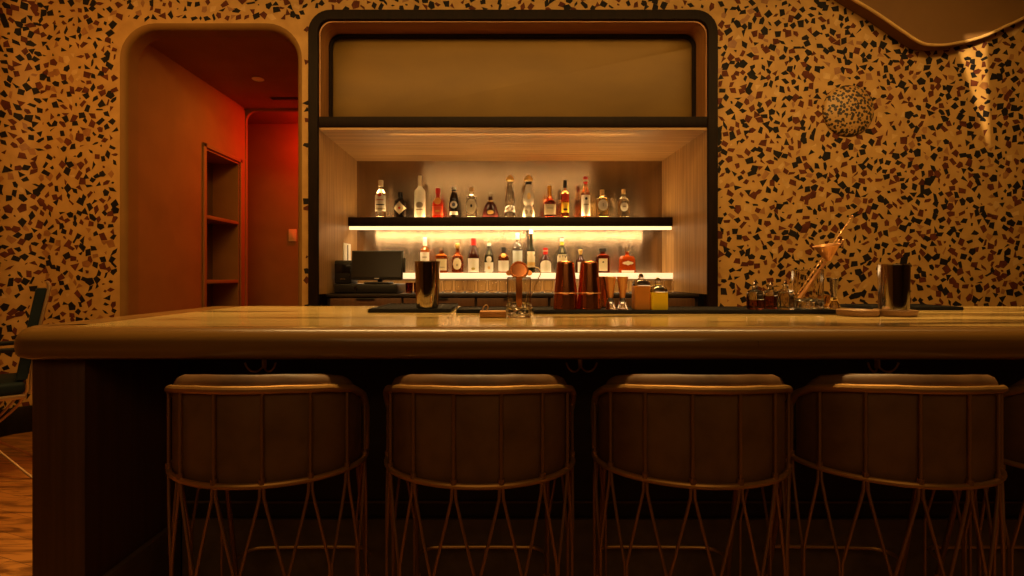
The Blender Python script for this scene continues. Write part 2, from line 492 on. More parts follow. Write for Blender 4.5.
bs = thing('built_in_shelf', 'tall recessed shelving niche in the passage wall with two visible shelves', 'shelf', (PX0, (SY0+SY1)/2, 0))
hy = (SY1-SY0)/2
b = B(); b.box(-.30, -.285, -hy, hy, SZ0, SZ1); b.done('back_panel', M['dark_room'], bs)
for sgn in (-1, 1):
    b = B(); b.box(-.284, .0, sgn*hy-.012, sgn*hy+.012, SZ0, SZ1); b.done('side_panel', M['plaster_in'], bs)
b = B(); b.box(-.284, 0, -hy+.0125, hy-.0125, SZ1-.02, SZ1); b.done('top_panel', M['plaster_in'], bs)
for z in (1.765, 1.13, .62):
    b = B(); b.box(-.284, -.002, -hy+.0125, hy-.0125, z-.035, z, .003); b.done('shelf_board', M['plaster'], bs)
b = B()
for (y0, y1, z0, z1) in ((-hy-.05, -hy-.002, SZ0-.04, SZ1+.04), (hy+.002, hy+.04, SZ0-.04, SZ1+.04), (-hy-.05, hy+.04, SZ1+.001, SZ1+.04)):
    b.box(.001, .018, y0, y1, z0, z1, .004)
b.done('frame', M['plaster_in'], bs)

b = B(); b.lathe([(0, 0), (.052, 0), (.055, -.004), (.05, -.008), (.038, -.004), (0, -.003)], 24)
o = b.done('ceiling_downlight', M['white'], loc=(-2.26, 4.86, PZ-.001)); tag(o, 'small round recessed downlight in the passage ceiling', 'light')
v = thing('ceiling_vent', 'dark slotted vent in the passage ceiling near the red light', 'vent', (-2.16, 5.40, PZ))
b = B(); b.box(-.21, .21, -.035, .035, -.008, -.001, .002); b.done('frame', M['black'], v)
b = B()
for k in range(3): b.box(-.195, .195, -.022+k*.017, -.012+k*.017, -.012, -.0082)
b.done('slat', M['black_gloss'], v)
sw = thing('light_switch', 'small pale switch plate on the red-lit wall at the end of the passage', 'switch', (-2.50, 6.298, 1.67))
b = B(); b.box(-.048, .048, -.012, 0, -.075, .075, .004); b.done('plate', C['cork'], sw)
b = B(); b.box(-.018, .018, -.018, -.0122, -.035, .035, .002); b.done('rocker', C['cork'], sw)

# smooth plaster soffit with curved edge, top right of the back wall
def sof():
    D = YW-.06
    pts = [((a-496)*D/512, 1.17+(276-c)*D/512) for a, c in
           ((700, -95), (760, -55), (805, -26), (845, 0), (870, 15), (895, 32), (914, 44.5), (926, 47.5), (945, 47), (975, 40), (1000, 29), (1024, 18), (1060, 2))]+[(4.29, 3.20)]
    return [(p.x, p.y) for p in catmull([Vector((x, z, 0)) for x, z in pts], 5)]
E = sof(); YS = YW-.10
b = B()
top = [(x, z) for x, z in E]+[(4.29, E[-1][1]), (4.29, ZC-.001), (E[0][0], ZC-.001)]
b.prism(top, 'y', YS, YW-.003)
struct(b.done('ceiling_soffit', M['plaster_top']))
b = B(); b.tube([(x, YS-.004, z) for x, z in E], .011, 8)  # added bead, its pale colour stands in for light along the soffit edge
struct(b.done('trim_lit_edge', M['lit_lip']))

# speckled dome on the wall
b = B()
prof = []
for i in range(13):
    a = pi/2*i/12; prof.append((.195*cos(a), .055*sin(a)))
b.lathe(prof, 40)
o = b.done('wall_lamp', M['dome'], loc=(2.665, YW-.003, 2.42)); o.rotation_euler = (R(90), 0, 0)
tag(o, 'round speckled dome lamp mounted on the terrazzo wall', 'lamp')

# ------------------------------------------------------------------ back bar
CX0, CX1, CZ, CY = -1.333, 1.592, 2.29, 4.91
bb = thing('back_bar_unit', 'dark framed back bar alcove with brass panel above and lit bottle shelves below', 'back bar', (0, YW, 0))
def Y(y): return y-YW
b = B()
fp = [(0, -.035), (.0, .10), (.05, .10), (.05, -.0205), (.078, -.0205), (.078, -.035), (.072, -.041), (.006, -.041)]
arch_sweep(b, arch_path(NX0+.001, NX1-.001, NZ-.001, .168), fp); b.done('frame', M['frame'], bb)
b = B(); b.box(CX0-.003, CX1+.003, -.030, .22, CZ+.002, CZ+.08, .004); b.done('divider', M['frame'], bb)
# upper compartment
b = B()
arch_sweep(b, arch_path(CX0-.002, CX1+.002, 3.096, .11, CZ+.081), [(0, -.02), (0, .30), (.012, .30), (.012, -.02)])
b.done('lining', M['lining'], bb)
b = B()
poly = [(p[0], p[1]) for p, n in arch_path(CX0+.012, CX1-.012, 3.08, .10, CZ+.082)]
b.prism(poly, 'y', .19, .215, .012); b.done('brass_panel', M['gold_panel'], bb)
b = B(); arch_sweep(b, arch_path(CX0+.011, CX1-.011, 3.081, .10, CZ+.082), [(0, .165), (0, .188), (.018, .188), (.030, .176), (.018, .165)])
b.done('panel_trim', M['frame'], bb)
# lower compartment
for sgn, x in ((-1, CX0), (1, CX1)):
    b = B(); b.box(min(x, x+sgn*.02), max(x, x+sgn*.02), -.02, Y(CY), 1.032, CZ); b.done('side_panel', M['niche_wood'], bb)
b = B(); b.box(CX0+.0005, CX1-.0005, -.02, Y(CY), CZ-.018, CZ); b.done('top_panel', M['niche_top'], bb)
b = B(); b.box(CX0+.001, CX1-.001, Y(CY)-.002, Y(CY)+.02, 1.032, CZ-.0185); b.done('back_panel', M['brushed'], bb)
SHY = 4.61; SHZ = 1.70
b = B(); b.box(CX0+.001, CX1-.001, Y(SHY), Y(CY)-.025, SHZ-.082, SHZ, .003); sh = b.done('bottle_shelf', M['frame'], bb)
b = B(); b.box(CX0+.01, CX1-.01, Y(SHY)+.004, Y(SHY)+.030, SHZ-.112, SHZ-.0825); b.done('led_strip', M['led_hi'], sh)
b = B(); b.box(CX0+.01, CX1-.01, Y(CY)-.022, Y(CY)-.006, SHZ-.03, SHZ-.012); b.done('led_strip', M['led_hi'], sh)
LGY, LGZ = 4.60, 1.197
b = B(); b.box(CX0+.001, CX1-.001, Y(LGY), Y(CY)-.025, LGZ-.052, LGZ, .003); lg = b.done('bottle_ledge', M['ledge'], bb)
b = B(); b.box(CX0+.01, CX1-.01, Y(CY)-.022, Y(CY)-.006, LGZ-.03, LGZ-.012); b.done('led_strip', M['led_hi'], lg)

# plate on the side wall
sp = thing('dimmer_plate', 'bright white two-gang plate on the wooden alcove side behind the till', 'switch', (CX0+.001, 4.56, 1.375))
b = B(); b.box(0, .010, -.105, .105, -.085, .085, .003); b.done('plate', M['white'], sp)
b = B(); b.box(.0102, .016, -.006, .002, -.07, .07); b.done('divider', M['black'], sp)

# back counter
bc = thing('back_counter', 'dark back counter with drawers under the lit bottle ledge', 'counter', (0, 4.0, 0))
b = B(); b.box(CX0+.004, CX1-.004, .03, .89, 0, 1.005); b.done('cabinet', M['bar_dark'], bc)
b = B(); b.box(CX0+.006, CX1-.006, .625, .64, 1.0305, 1.140); b.done('riser', M['niche_wood'], bc)
b = B(); b.box(CX0+.003, CX1-.003, 0, .89, 1.006, 1.030, .004); b.done('worktop', M['bar_dark'], bc)
w = (CX1-CX0-.05)/5
for k in range(5):
    x0 = CX0+.025+k*w
    b = B(); b.box(x0+.01, x0+w-.01, .008, .0295, .905, .998, .004); d = b.done('drawer', M['end_wood'], bc)
    b = B(); b.box(x0+w/2-.07, x0+w/2+.07, -.004, .0078, .985, .997, .002); b.done('handle', M['black'], d)
    b = B(); b.box(x0+.01, x0+w-.01, .008, .0295, .10, .895, .004); d = b.done('door', M['bar_dark'], bc)
    b = B(); b.tube([(x0+w-.06, .0, .45), (x0+w-.06, 0, .7)], .006); b.done('handle', M['black'], d)

# ------------------------------------------------------------------ bottles
def bottle(x, y, z0, H, W, kind, mat, cap, labels, label, name='liquor_bottle', ey=1., capmat=None, group=None):
    """kind = (profile, superellipse n); cap = list of (profile, material, part name)"""
    prof, n = kind
    r = W/2
    pr = [(a*r, c*H) for a, c in prof]
    t = thing(name, label, 'bottle', (x, y, z0+.0006), 0, group)
    b = B(); seg = 24 if n < 3 else 32
    b.lathe([(0, 0)]+pr+[(0, pr[-1][1])], seg, n, ey)
    b.done('body', mat, t, ang=40)
    for (cp, cm, cn) in cap:
        b = B(); q = [(a*r, c*H) for a, c in cp]
        b.lathe([(0, q[0][1])]+q+[(0, q[-1][1])], 18); b.done(cn, cm, t)
    def rad(z):
        for (a, c), (a2, c2) in zip(pr, pr[1:]):
            if c <= z <= c2 and c2 > c: return a+(a2-a)*(z-c)/(c2-c)
        return pr[-1][0]
    def patch(shape, cx, zc, w, h, eps):
        b = B(); nx, nz = 10, 6
        cols = []
        for i in range(nx+1):
            u = -1+2*i/nx
            if shape == 'rect': hh = 1
            elif shape == 'oval': hh = math.sqrt(max(0, 1-u*u))
            elif shape == 'diamond': hh = 1-abs(u)
            elif shape == 'arch': hh = 1
            hh = max(hh, .02)
            col = []
            for j in range(nz+1):
                v = -1+2*j/nz
                lo = -hh; hi = hh
                if shape == 'arch': hi = .45+.55*math.sqrt(max(0, 1-u*u))
                zz = zc+h/2*(lo+(hi-lo)*j/nz)
                xx = cx+u*w/2
                rr = rad(zz)+eps
                yy = -ey*rr*max(0, 1-min(1, abs(xx)/rr)**n)**(1/n)
                col.append((xx, min(yy, -.0), zz))
            cols.append([b.bm.verts.new(p) for p in col])
        for i in range(nx):
            for j in range(nz): b.bm.faces.new((cols[i][j], cols[i+1][j], cols[i+1][j+1], cols[i][j+1]))
        return b
    last = None
    for L in labels:
        shape, cx, zc, w, h, m = L[:6]
        sub = len(L) > 6
        b = patch(shape, cx*W, zc*H, w*W, h*H, .0022 if sub else .0010)
        o = b.done('emblem' if sub else 'label', m, last if sub and last else t, recalc=False)
        if not sub: last = o
    return t

STD = ([(.9, 0), (1, .02), (1, .56), (.93, .62), (.62, .70), (.38, .76), (.34, .80), (.34, .93)], 2)
TALL = ([(.9, 0), (1, .015), (1, .60), (.93, .65), (.55, .71), (.32, .76), (.30, .80), (.30, .95)], 2)
SQUAT = ([(.85, 0), (.98, .03), (1, .55), (.9, .66), (.55, .72), (.38, .76), (.36, .90)], 2)
BOUR = ([(.9, 0), (1, .02), (1, .44), (.93, .53), (.62, .62), (.36, .68), (.32, .74), (.32, .9)], 4)
SQ = ([(.95, 0), (1, .02), (1, .60), (.94, .68), (.5, .73), (.33, .76), (.33, .88)], 5)
BEER = ([(.9, 0), (1, .02), (1, .45), (.85, .62), (.6, .78), (.42, .86), (.38, .90), (.38, .95)], 2)
XO = ([(.95, 0), (1, .03), (.97, .12), (.82, .34), (.62, .52), (.40, .62), (.24, .66), (.22, .84)], 2)
CLASE = ([(.85, 0), (1, .03), (.98, .14), (.78, .25), (.62, .285), (.82, .34), (.92, .42), (.86, .52), (.66, .64), (.52, .74), (.44, .81), (.50, .85)], 2)
SLIM = ([(.85, 0), (1, .02), (.92, .2), (.98, .5), (.95, .66), (.5, .70), (.3, .74), (.28, .9)], 2)
FLAT = ([(.9, 0), (1, .03), (1, .50), (.96, .58), (.80, .66), (.45, .71), (.32, .74), (.30, .86)], 2.6)
WOOD = ([(.95, 0), (1, .02), (.97, .42), (.95, .52), (.80, .62), (.3, .665), (.22, .69), (.22, .80)], 3)
VERM = ([(.92, 0), (1, .02), (1, .48), (.92, .56), (.62, .70), (.40, .78), (.36, .82), (.36, .93)], 2)
CAPS = lambda r, a, c, m, nm='cap': [([(r, a), (r, c-.01), (r*.9, c)], m, nm)]

def UX(px): return (px-496)/108.9*1.0
def up(px, ytop, wpx, kind, mat, cap, labels, label, **k):
    return bottle((px-496)/108.9, 4.70, SHZ, (216.8-ytop)/108.9, wpx/108.9, kind, mat, cap, labels, label+' on the upper shelf', group='bottles on the upper shelf', **k)
P_, Cr = C['paper'], C['cream']
up(381, 179, 11.4, STD, G['clear'], CAPS(.42, .84, 1, C['cream']), [('rect', 0, .38, .92, .42, P_), ('oval', 0, .60, .34, .10, C['redink'], 1), ('rect', 0, .34, .7, .03, C['ink'], 1), ('rect', 0, .23, .84, .045, C['greyink'], 1), ('rect', 0, .47, .6, .02, C['redink'], 1)],
   'clear rum bottle with red dot on white label, leftmost')
up(400.5, 191, 12.6, SQUAT, G['black'], CAPS(.42, .82, 1, G['black']), [('diamond', 0, .37, .98, .50, Cr), ('oval', 0, .37, .2, .1, C['redink'], 1)],
   'squat black bottle with a cream diamond label')
up(420, 174.5, 11, TALL, G['frost'], CAPS(.36, .76, 1, C['cream']), [('oval', 0, .30, .7, .14, C['greyink']), ('rect', 0, .19, .6, .03, C['greyink'])],
   'tall frosted pale vodka bottle with long cream cap')
up(438, 187, 10.5, BOUR, G['red'], CAPS(.45, .80, 1, C['redfoil']), [('oval', 0, .56, .70, .25, C['orangel']), ('rect', 0, .24, .96, .30, C['salmon']), ('rect', 0, .22, .4, .06, C['orangel'], 1)],
   'bright red bottle with round orange emblem')
up(454, 186, 10, BEER, G['black'], CAPS(.46, .92, 1, C['paper'])+[([(.47, .80), (.46, .86)], M['steel'], 'collar')], [('oval', 0, .42, .72, .24, P_), ('oval', 0, .42, .34, .12, C['bluink'], 1), ('rect', 0, .15, .78, .11, P_)],
   'black tapered bottle with white disc label and white cap')
up(471.5, 186, 11, SQ, G['clear'], CAPS(.42, .86, 1, C['cork'], 'stopper'), [('oval', 0, .36, .92, .46, Cr), ('oval', 0, .38, .2, .1, C['ink'], 1)],
   'clear shouldered bottle with oval cream label and gold stopper')
up(490.5, 191.5, 17, XO, G['purple'], CAPS(.26, .84, 1, G['clear'], 'stopper')+[([(.27, .64), (.26, .70)], C['gold'], 'collar')], [('oval', 0, .22, .40, .17, C['gold'])],
   'wide fan-shaped dark cognac decanter with gold oval label', ey=.5)
up(510, 174, 11, CLASE, G['clear'], [([(.5, .85), (.78, .87), (.78, .90), (.62, .95), (.25, 1)], C['gold'], 'stopper')], [],
   'clear crystal hourglass decanter with domed gold stopper')
up(528.5, 174, 12, CLASE, G['white'], [([(.5, .85), (.78, .87), (.78, .90), (.62, .95), (.25, 1)], C['gold'], 'stopper'), ([(.53, .78), (.52, .84)], C['ink'], 'collar')], [('oval', 0, .50, .30, .16, C['gold']), ('oval', -.23, .13, .3, .11, C['greyink']), ('oval', .23, .13, .3, .11, C['greyink'])],
   'white porcelain hourglass decanter with painted swirls and gold stopper')
up(549.5, 184.5, 12, ([(.95, 0), (1, .02), (1, .42), (.9, .50), (.55, .60), (.33, .66), (.31, .72), (.31, .92)], 4), G['redbrown'], [([(.37, .64), (.35, .72), (.36, .96), (.30, 1)], C['orangewax'], 'wax_seal')], [('rect', 0, .25, .92, .32, Cr), ('rect', 0, .29, .5, .02, C['greyink'], 1)],
   'dark bourbon bottle with long orange wax neck')
up(565, 179, 8.6, SLIM, G['amber'], CAPS(.42, .80, 1, M['black']), [('rect', 0, .54, .8, .20, C['redink']), ('rect', 0, .27, .84, .26, C['yellow']), ('rect', 0, .22, .5, .05, C['ink'], 1)],
   'slender black-topped bottle with red and yellow labels')
up(585.5, 175.5, 9, STD, G['amber'], CAPS(.48, .84, 1, C['redfoil'])+[([(.5, .885), (.5, .93)], C['cream'], 'band')], [('rect', 0, .30, .96, .50, P_), ('oval', 0, .46, .3, .07, C['ink'], 1), ('rect', 0, .32, .55, .03, C['greyink'], 1)],
   'tall amber bottle with red capsule and tall white label')
up(602, 188.5, 11, SQ, G['honey'], CAPS(.40, .80, 1, C['cork'], 'stopper'), [('oval', 0, .44, .90, .38, P_), ('rect', 0, .45, .06, .12, C['greyink'], 1)],
   'short square pale gold bottle with cork stopper and white label')
up(623.5, 188, 11.5, FLAT, G['tint'], CAPS(.34, .84, 1, C['cork'], 'stopper'), [('oval', 0, .38, .66, .30, P_), ('rect', 0, .39, .3, .05, C['greyink'], 1)],
   'clear ridged flask bottle with small white label, rightmost', ey=.6)

def lo(px, ytop, wpx, kind, mat, cap, labels, label, **k):
    return bottle((px-496)/109.4, 4.68, LGZ, (273.6-ytop)/109.4, wpx/109.4, kind, mat, cap, labels, label+' on the lit lower ledge', group='bottles on the lower ledge', **k)
lo(425, 238, 9, TALL, G['orange'], CAPS(.42, .76, 1, C['paper']), [('rect', 0, .38, .98, .40, P_), ('rect', 0, .44, .5, .03, C['greyink'], 1)],
   'orange liqueur bottle with long white cap, leftmost')
lo(441.5, 248, 12.5, SQ, G['amber'], CAPS(.36, .86, 1, G['clear'], 'stopper'), [('rect', .05, .32, .80, .44, Cr), ('rect', .05, .22, .5, .03, C['greyink'], 1)],
   'square amber whisky bottle with glass stopper')
lo(457.5, 243.5, 11.5, ([(.9, 0), (1, .03), (1, .40), (.9, .52), (.55, .63), (.36, .70), (.3, .76), (.3, .84)], 2.4), G['whisky'], [([(.34, .82), (.46, .88), (.42, .96), (.25, 1)], C['gold'], 'stopper')], [('oval', 0, .30, .74, .38, Cr), ('oval', 0, .26, .16, .08, C['greyink'], 1)],
   'rounded cognac bottle with oval cream label and gold stopper')
lo(473.5, 239, 11, VERM, G['wine'], CAPS(.46, .80, 1, C['redfoil']), [('rect', 0, .22, .98, .40, P_), ('oval', 0, .12, .36, .07, C['greenink'], 1)],
   'dark vermouth bottle with red capsule and white label')
lo(489, 241.5, 9, VERM, G['green'], CAPS(.42, .84, .93, C['paper'])+CAPS(.34, .93, 1, C['cork'], 'cork'), [('oval', 0, .42, .60, .20, P_), ('rect', 0, .17, .96, .32, P_), ('oval', 0, .16, .26, .10, C['gold'], 1)],
   'dark green bottle with white ring cap and double white labels')
lo(503.5, 248, 10.5, SQUAT, G['whisky'], CAPS(.42, .80, 1, C['ink']), [('rect', 0, .25, .98, .46, P_), ('oval', 0, .68, .5, .18, C['orangel'])],
   'short whisky bottle with dark cap and plain white label')
lo(517.5, 233.5, 10, STD, G['clear'], CAPS(.44, .84, 1, C['cream']), [('rect', 0, .36, .96, .40, C['bluewhite']), ('rect', 0, .555, .8, .025, C['bluink'])],
   'clear bottle with blue-white label and cream cap')
lo(531, 229, 8, ([(.95, 0), (1, .02), (1, .40), (.8, .52), (.5, .60), (.42, .66), (.40, .92)], 2), G['green'], CAPS(.52, .88, 1, C['paper']), [('rect', 0, .31, .98, .34, Cr), ('rect', 0, .20, .98, .08, C['gold'], 1)],
   'slim black long-necked bottle with white cap and gold-edged label')
lo(545.5, 248.5, 12, ([(.95, 0), (1, .03), (.98, .34), (.9, .52), (.55, .66), (.34, .73), (.32, .78), (.32, .9)], 2), G['wine'], CAPS(.40, .74, 1, C['redfoil'])+[([(.42, .86), (.42, .90)], C['cream'], 'band')], [('arch', 0, .26, .88, .48, P_)],
   'bulbous dark red liqueur bottle with red cap')
T9 = lo(562, 238, 10, VERM, G['green'], CAPS(.38, .88, .98, C['paper'])+CAPS(.40, .98, 1, C['ink'])+[([(.40, .78), (.40, .86)], C['yellow'], 'band')], [('rect', 0, .32, .98, .40, Cr)],
   'black bottle with yellow neck band, dark lettering on label')
lo(580.5, 250, 10.5, ([(1, 0), (1, .03), (.98, .36), (.82, .54), (.4, .66), (.28, .72), (.26, .8)], 2), G['wine'], [([(.3, .78), (.34, .86), (.46, .96), (.3, 1)], C['gold'], 'stopper')], [('rect', .08, .24, .8, .44, P_)],
   'small dark flared bottle with gold stopper and white label')
lo(602.5, 249, 13, ([(.95, 0), (1, .02), (1, .66), (.92, .72), (.4, .76), (.34, .78), (.34, .86)], 7), G['redbrown'], CAPS(.52, .86, 1, C['ink'], 'cap'), [('rect', -.02, .33, .66, .50, Cr), ('oval', -.02, .44, .14, .06, C['ink'], 1)],
   'square amaretto bottle with square black cap', ey=.7)
lo(627, 247, 17, WOOD, G['bourbon'], [([(.24, .76), (.24, .80), (.30, .82), (.30, .94), (.22, 1)], G['clear'], 'stopper')], [('oval', 0, .37, .66, .12, C['cream']), ('oval', 0, .37, .24, .17, C['cream']), ('rect', 0, .055, .74, .09, P_)],
   'broad red-orange bourbon bottle with white winged emblem, rightmost', ey=.5)
# three dark marks of the lettering on the black bottle's label
lab = [o for o in T9.children if o.name.startswith('label')][0]
b = B()
for q in range(3):
    x0 = (q-1)*.025
    if q == 1:
        b.box(x0-.008, x0+.008, -.0482, -.0472, .154, .159); b.box(x0-.002, x0+.002, -.0482, -.0472, .142, .1538)
    else:
        for s_ in (-1, 1): b.prism([(x0+s_*.009, .160), (x0+s_*.004, .160), (x0-.001*s_, .138), (x0+.003*s_, .138)], 'y', -.0482, -.0472)
b.done('lettering', C['ink'], lab)

# tumblers under the ledge
def tumbler_mesh():
    b = B()
    b.lathe([(0, 0), (.034, 0), (.037, .004), (.041, .098), (.040, .1), (.0385, .098), (.0345, .018), (0, .015)], 20)
    return b
tb = tumbler_mesh().done('tumbler', G['clear'], loc=(-.50, 4.36, 1.031))
tag(tb, 'clear rocks tumbler in the row under the lit bottle ledge', 'glass', 'tumblers under the lit ledge')
xs = [-.50+.094*k for k in range(1, 24)]
for k, x in enumerate(xs):
    if x > 1.50: break
    o = tb.copy(); COL.objects.link(o); o.location = (x+rnd.uniform(-.004, .004), 4.36+rnd.uniform(-.02, .02), 1.031)

# till, printer, drawer
cd = thing('cash_drawer', 'black cash drawer with a key under the till monitor', 'cash drawer', (-1.04, 4.06, 1.031))
b = B(); b.box(-.25, .25, .012, .42, 0, .075, .006); b.done('body', M['black'], cd)
b = B(); b.box(-.24, .24, .0, .0118, .008, .068, .003); b.done('drawer_front', M['black'], cd)
b = B(); b.lathe([(0, 0), (.010, 0), (.010, .012), (0, .012)], 14); k_ = b.done('lock', M['steel'], cd); k_.rotation_euler = (R(90), 0, 0); k_.location = (-.07, -.0005, .045)
b = B(); b.tube([(-.07, -.016, .04), (-.072, -.018, .0)], .003, 6); b.done('key', M['steel_cool'], cd)
pm = thing('till_monitor', 'black switched-off till monitor on the back counter', 'monitor', (-.955, 4.13, 1.1070))
b = B(); b.box(-.10, .10, -.05, .15, 0, .015, .005); b.done('base', M['black'], pm)
b = B(); b.tube([(0, .09, .015), (0, .07, .10), (0, .015, .16)], .022, 10); b.done('stand', M['black'], pm)
b = B(); b.box(-.205, .205, -.012, .022, -.118, .118, .006); hs = b.done('housing', M['black'], pm)
b = B(); b.box(-.192, .192, -.0150, -.0125, -.100, .108); sc_ = b.done('screen', M['screen'], hs)
b = B(); b.box(-.020, .020, -.0142, -.0125, -.113, -.106); b.done('badge', M['steel_cool'], hs)
b = B(); b.box(.206, .225, -.004, .012, -.06, .06, .003); b.done('card_reader', M['black'], hs)
hs.location = (0, -.01, .150); hs.rotation_euler = (R(-9), 0, R(2))
pr = thing('receipt_printer', 'black receipt printer left of the till monitor', 'printer', (-1.238, 4.17, 1.1070))
b = B(); b.box(-.070, .070, -.03, .17, 0, .19, .012); b.done('body', M['black'], pr)
b = B(); b.box(-.062, .062, -.036, -.0305, .09, .16, .002); b.done('paper_cover', M['black_gloss'], pr)
b = B(); b.box(-.02, .02, -.034, -.0305, .035, .043); b.done('badge', M['steel_cool'], pr)
b = B(); b.lathe([(0, 0), (.006, 0), (.006, .005), (0, .005)], 10); o = b.done('button', M['steel_cool'], pr); o.location = (.055, -.0305, .07); o.rotation_euler = (R(90), 0, 0)
for k in range(3):
    b = B(); b.lathe([(0, 0), (.026, 0), (.028, .003), (.032, .085), (.0305, .085), (.027, .010), (0, .008)], 18)
    o = b.done('shot_glass', G['bitters'], loc=(-.715+.066*k, 4.22+.015*(k % 2), 1.031))
    tag(o, ['small dark glass beside the cash drawer, nearest the drawer', 'small dark glass beside the cash drawer, middle of three', 'small dark glass beside the cash drawer, farthest from the drawer'][k], 'glass', 'dark glasses beside the cash drawer')

# ------------------------------------------------------------------ the bar
ZT, ZB = 1.0405, .961
BX0, BX1, BY0, BY1 = -1.245, 3.2, 1.262, 2.20
ct = thing('bar_countertop', 'long veined stone bar counter with a rounded wooden nosing', 'countertop', (0, BY0, 0))
b = B(); NW = .105
path = []
RC = .10
path.append(((BX0, BY1), (-1, 0))); path.append(((BX0, BY0+RC), (-1, 0)))
for i in range(1, 10):
    a = pi+(pi/2)*i/10; path.append(((BX0+RC+RC*cos(a), BY0+RC+RC*sin(a)), (cos(a), sin(a))))
path += [((BX0+RC, BY0), (0, -1)), ((BX1, BY0), (0, -1))]
h = ZT-ZB
prof = [(-NW, ZB+.002), (-.02, ZB), (-.006, ZB+.006), (-.002, ZB+.016), (-.0, ZB+.030)]
for i in range(1, 9):
    a = pi/2*i/8; prof.append((-.040+.040*cos(a), ZB+.036+(h-.036)*sin(a)))
prof += [(-NW, ZT)]
def off(p, n, o): return (p[0]+n[0]*o, p[1]+n[1]*o)
rs = []
for (p, n) in path:
    ring = []
    nw = .045+(.16-.045)*min(1, max(0, -n[0]))
    for o_, z in prof:
        if o_ == -NW: o_ = -nw
        q = off(p, n, o_); ring.append((q[0], q[1]-BY0, z))
    rs.append(ring)
b.rings(rs); b.box(BX0+.05, BX0+.17, .05, .22, ZB+.003, ZT-.0004); ns = b.done('nosing', M['nosing'], ct, ang=50)
b = B()
NB = 1.95-BY0; NX_ = (-.150, 1.40)                                  # the working side is cut back at the bartender's well
b.prism([(BX0+.1606, .0456), (BX1, .0456), (BX1, BY1-BY0), (NX_[1], BY1-BY0), (NX_[1], NB), (NX_[0], NB), (NX_[0], BY1-BY0), (BX0+.1606, BY1-BY0)], 'z', ZB+.004, ZT+.0004)
b.done('stone_slab', M['stone'], ct, smooth=False)
b = B(); b.box(.6466, .6472, -.0005, .003, ZB+.034, ZT-.030); b.done('joint', M['end_wood'], ns)

bar = thing('bar_island', 'dark wooden bar body with brown end panel beneath the counter', 'bar', (0, 1.31, 0))
b = B(); b.box(-1.188, -1.052, 0, .88, 0, ZB-.001, .003); b.done('end_panel', M['end_wood'], bar)
b = B(); b.box(-1.0515, 3.18, .384, .40, .0, ZB-.001); b.done('front_panel', M['bar_dark'], bar)
b = B(); b.box(-1.0515, 3.18, .86, .88, .0, ZB-.001); b.done('rear_panel', M['bar_dark'], bar)
b = B(); b.box(-1.05, 3.18, .4005, .8595, .74, .76); b.done('well_floor', M['bar_dark'], bar)
b = B(); b.box(-1.030, 3.18, .368, .3835, .0, .372, .004); b.done('kickboard', M['kick'], bar)
b = B(); b.box(-1.0515, -1.031, .03, .3675, 0, .372, .004); b.done('kickboard', M['kick'], bar)
b = B(); b.box(-1.030, 3.18, .377, .3835, .42, .428, .002); b.done('moulding', M['kick'], bar)

def hook(x, label, rz):
    t = thing('bag_hook', label, 'hook', (x, 1.6935, .915), 0, 'bag hooks under the counter')
    b = B(); b.box(-.007, .007, -.006, 0, -.05, .012, .002); b.done('back_plate', M['brass'], t)
    for s in (-1, 1):
        b = B(); b.tube([(0, -.008, -.042), (s*.014, -.018, -.056), (s*.030, -.026, -.055), (s*.043, -.030, -.043), (s*.050, -.032, -.026)], .0032, 8, smooth=4)
        b.done('prong', M['brass'], t)
    b = B(); b.tube([(0, -.007, .0), (0, -.012, -.025), (0, -.012, -.046)], .0042, 8, smooth=3); b.done('stem', M['brass'], t)
    t.rotation_euler = (0, 0, rz)
hook(-.765, 'brass double hook under the counter behind the first bar stool from the left', 0)
hook(.278, 'brass double hook under the counter in the gap between two bar stools', 0)
hook(1.257, 'brass double hook under the counter behind the fourth bar stool from the left', R(0))

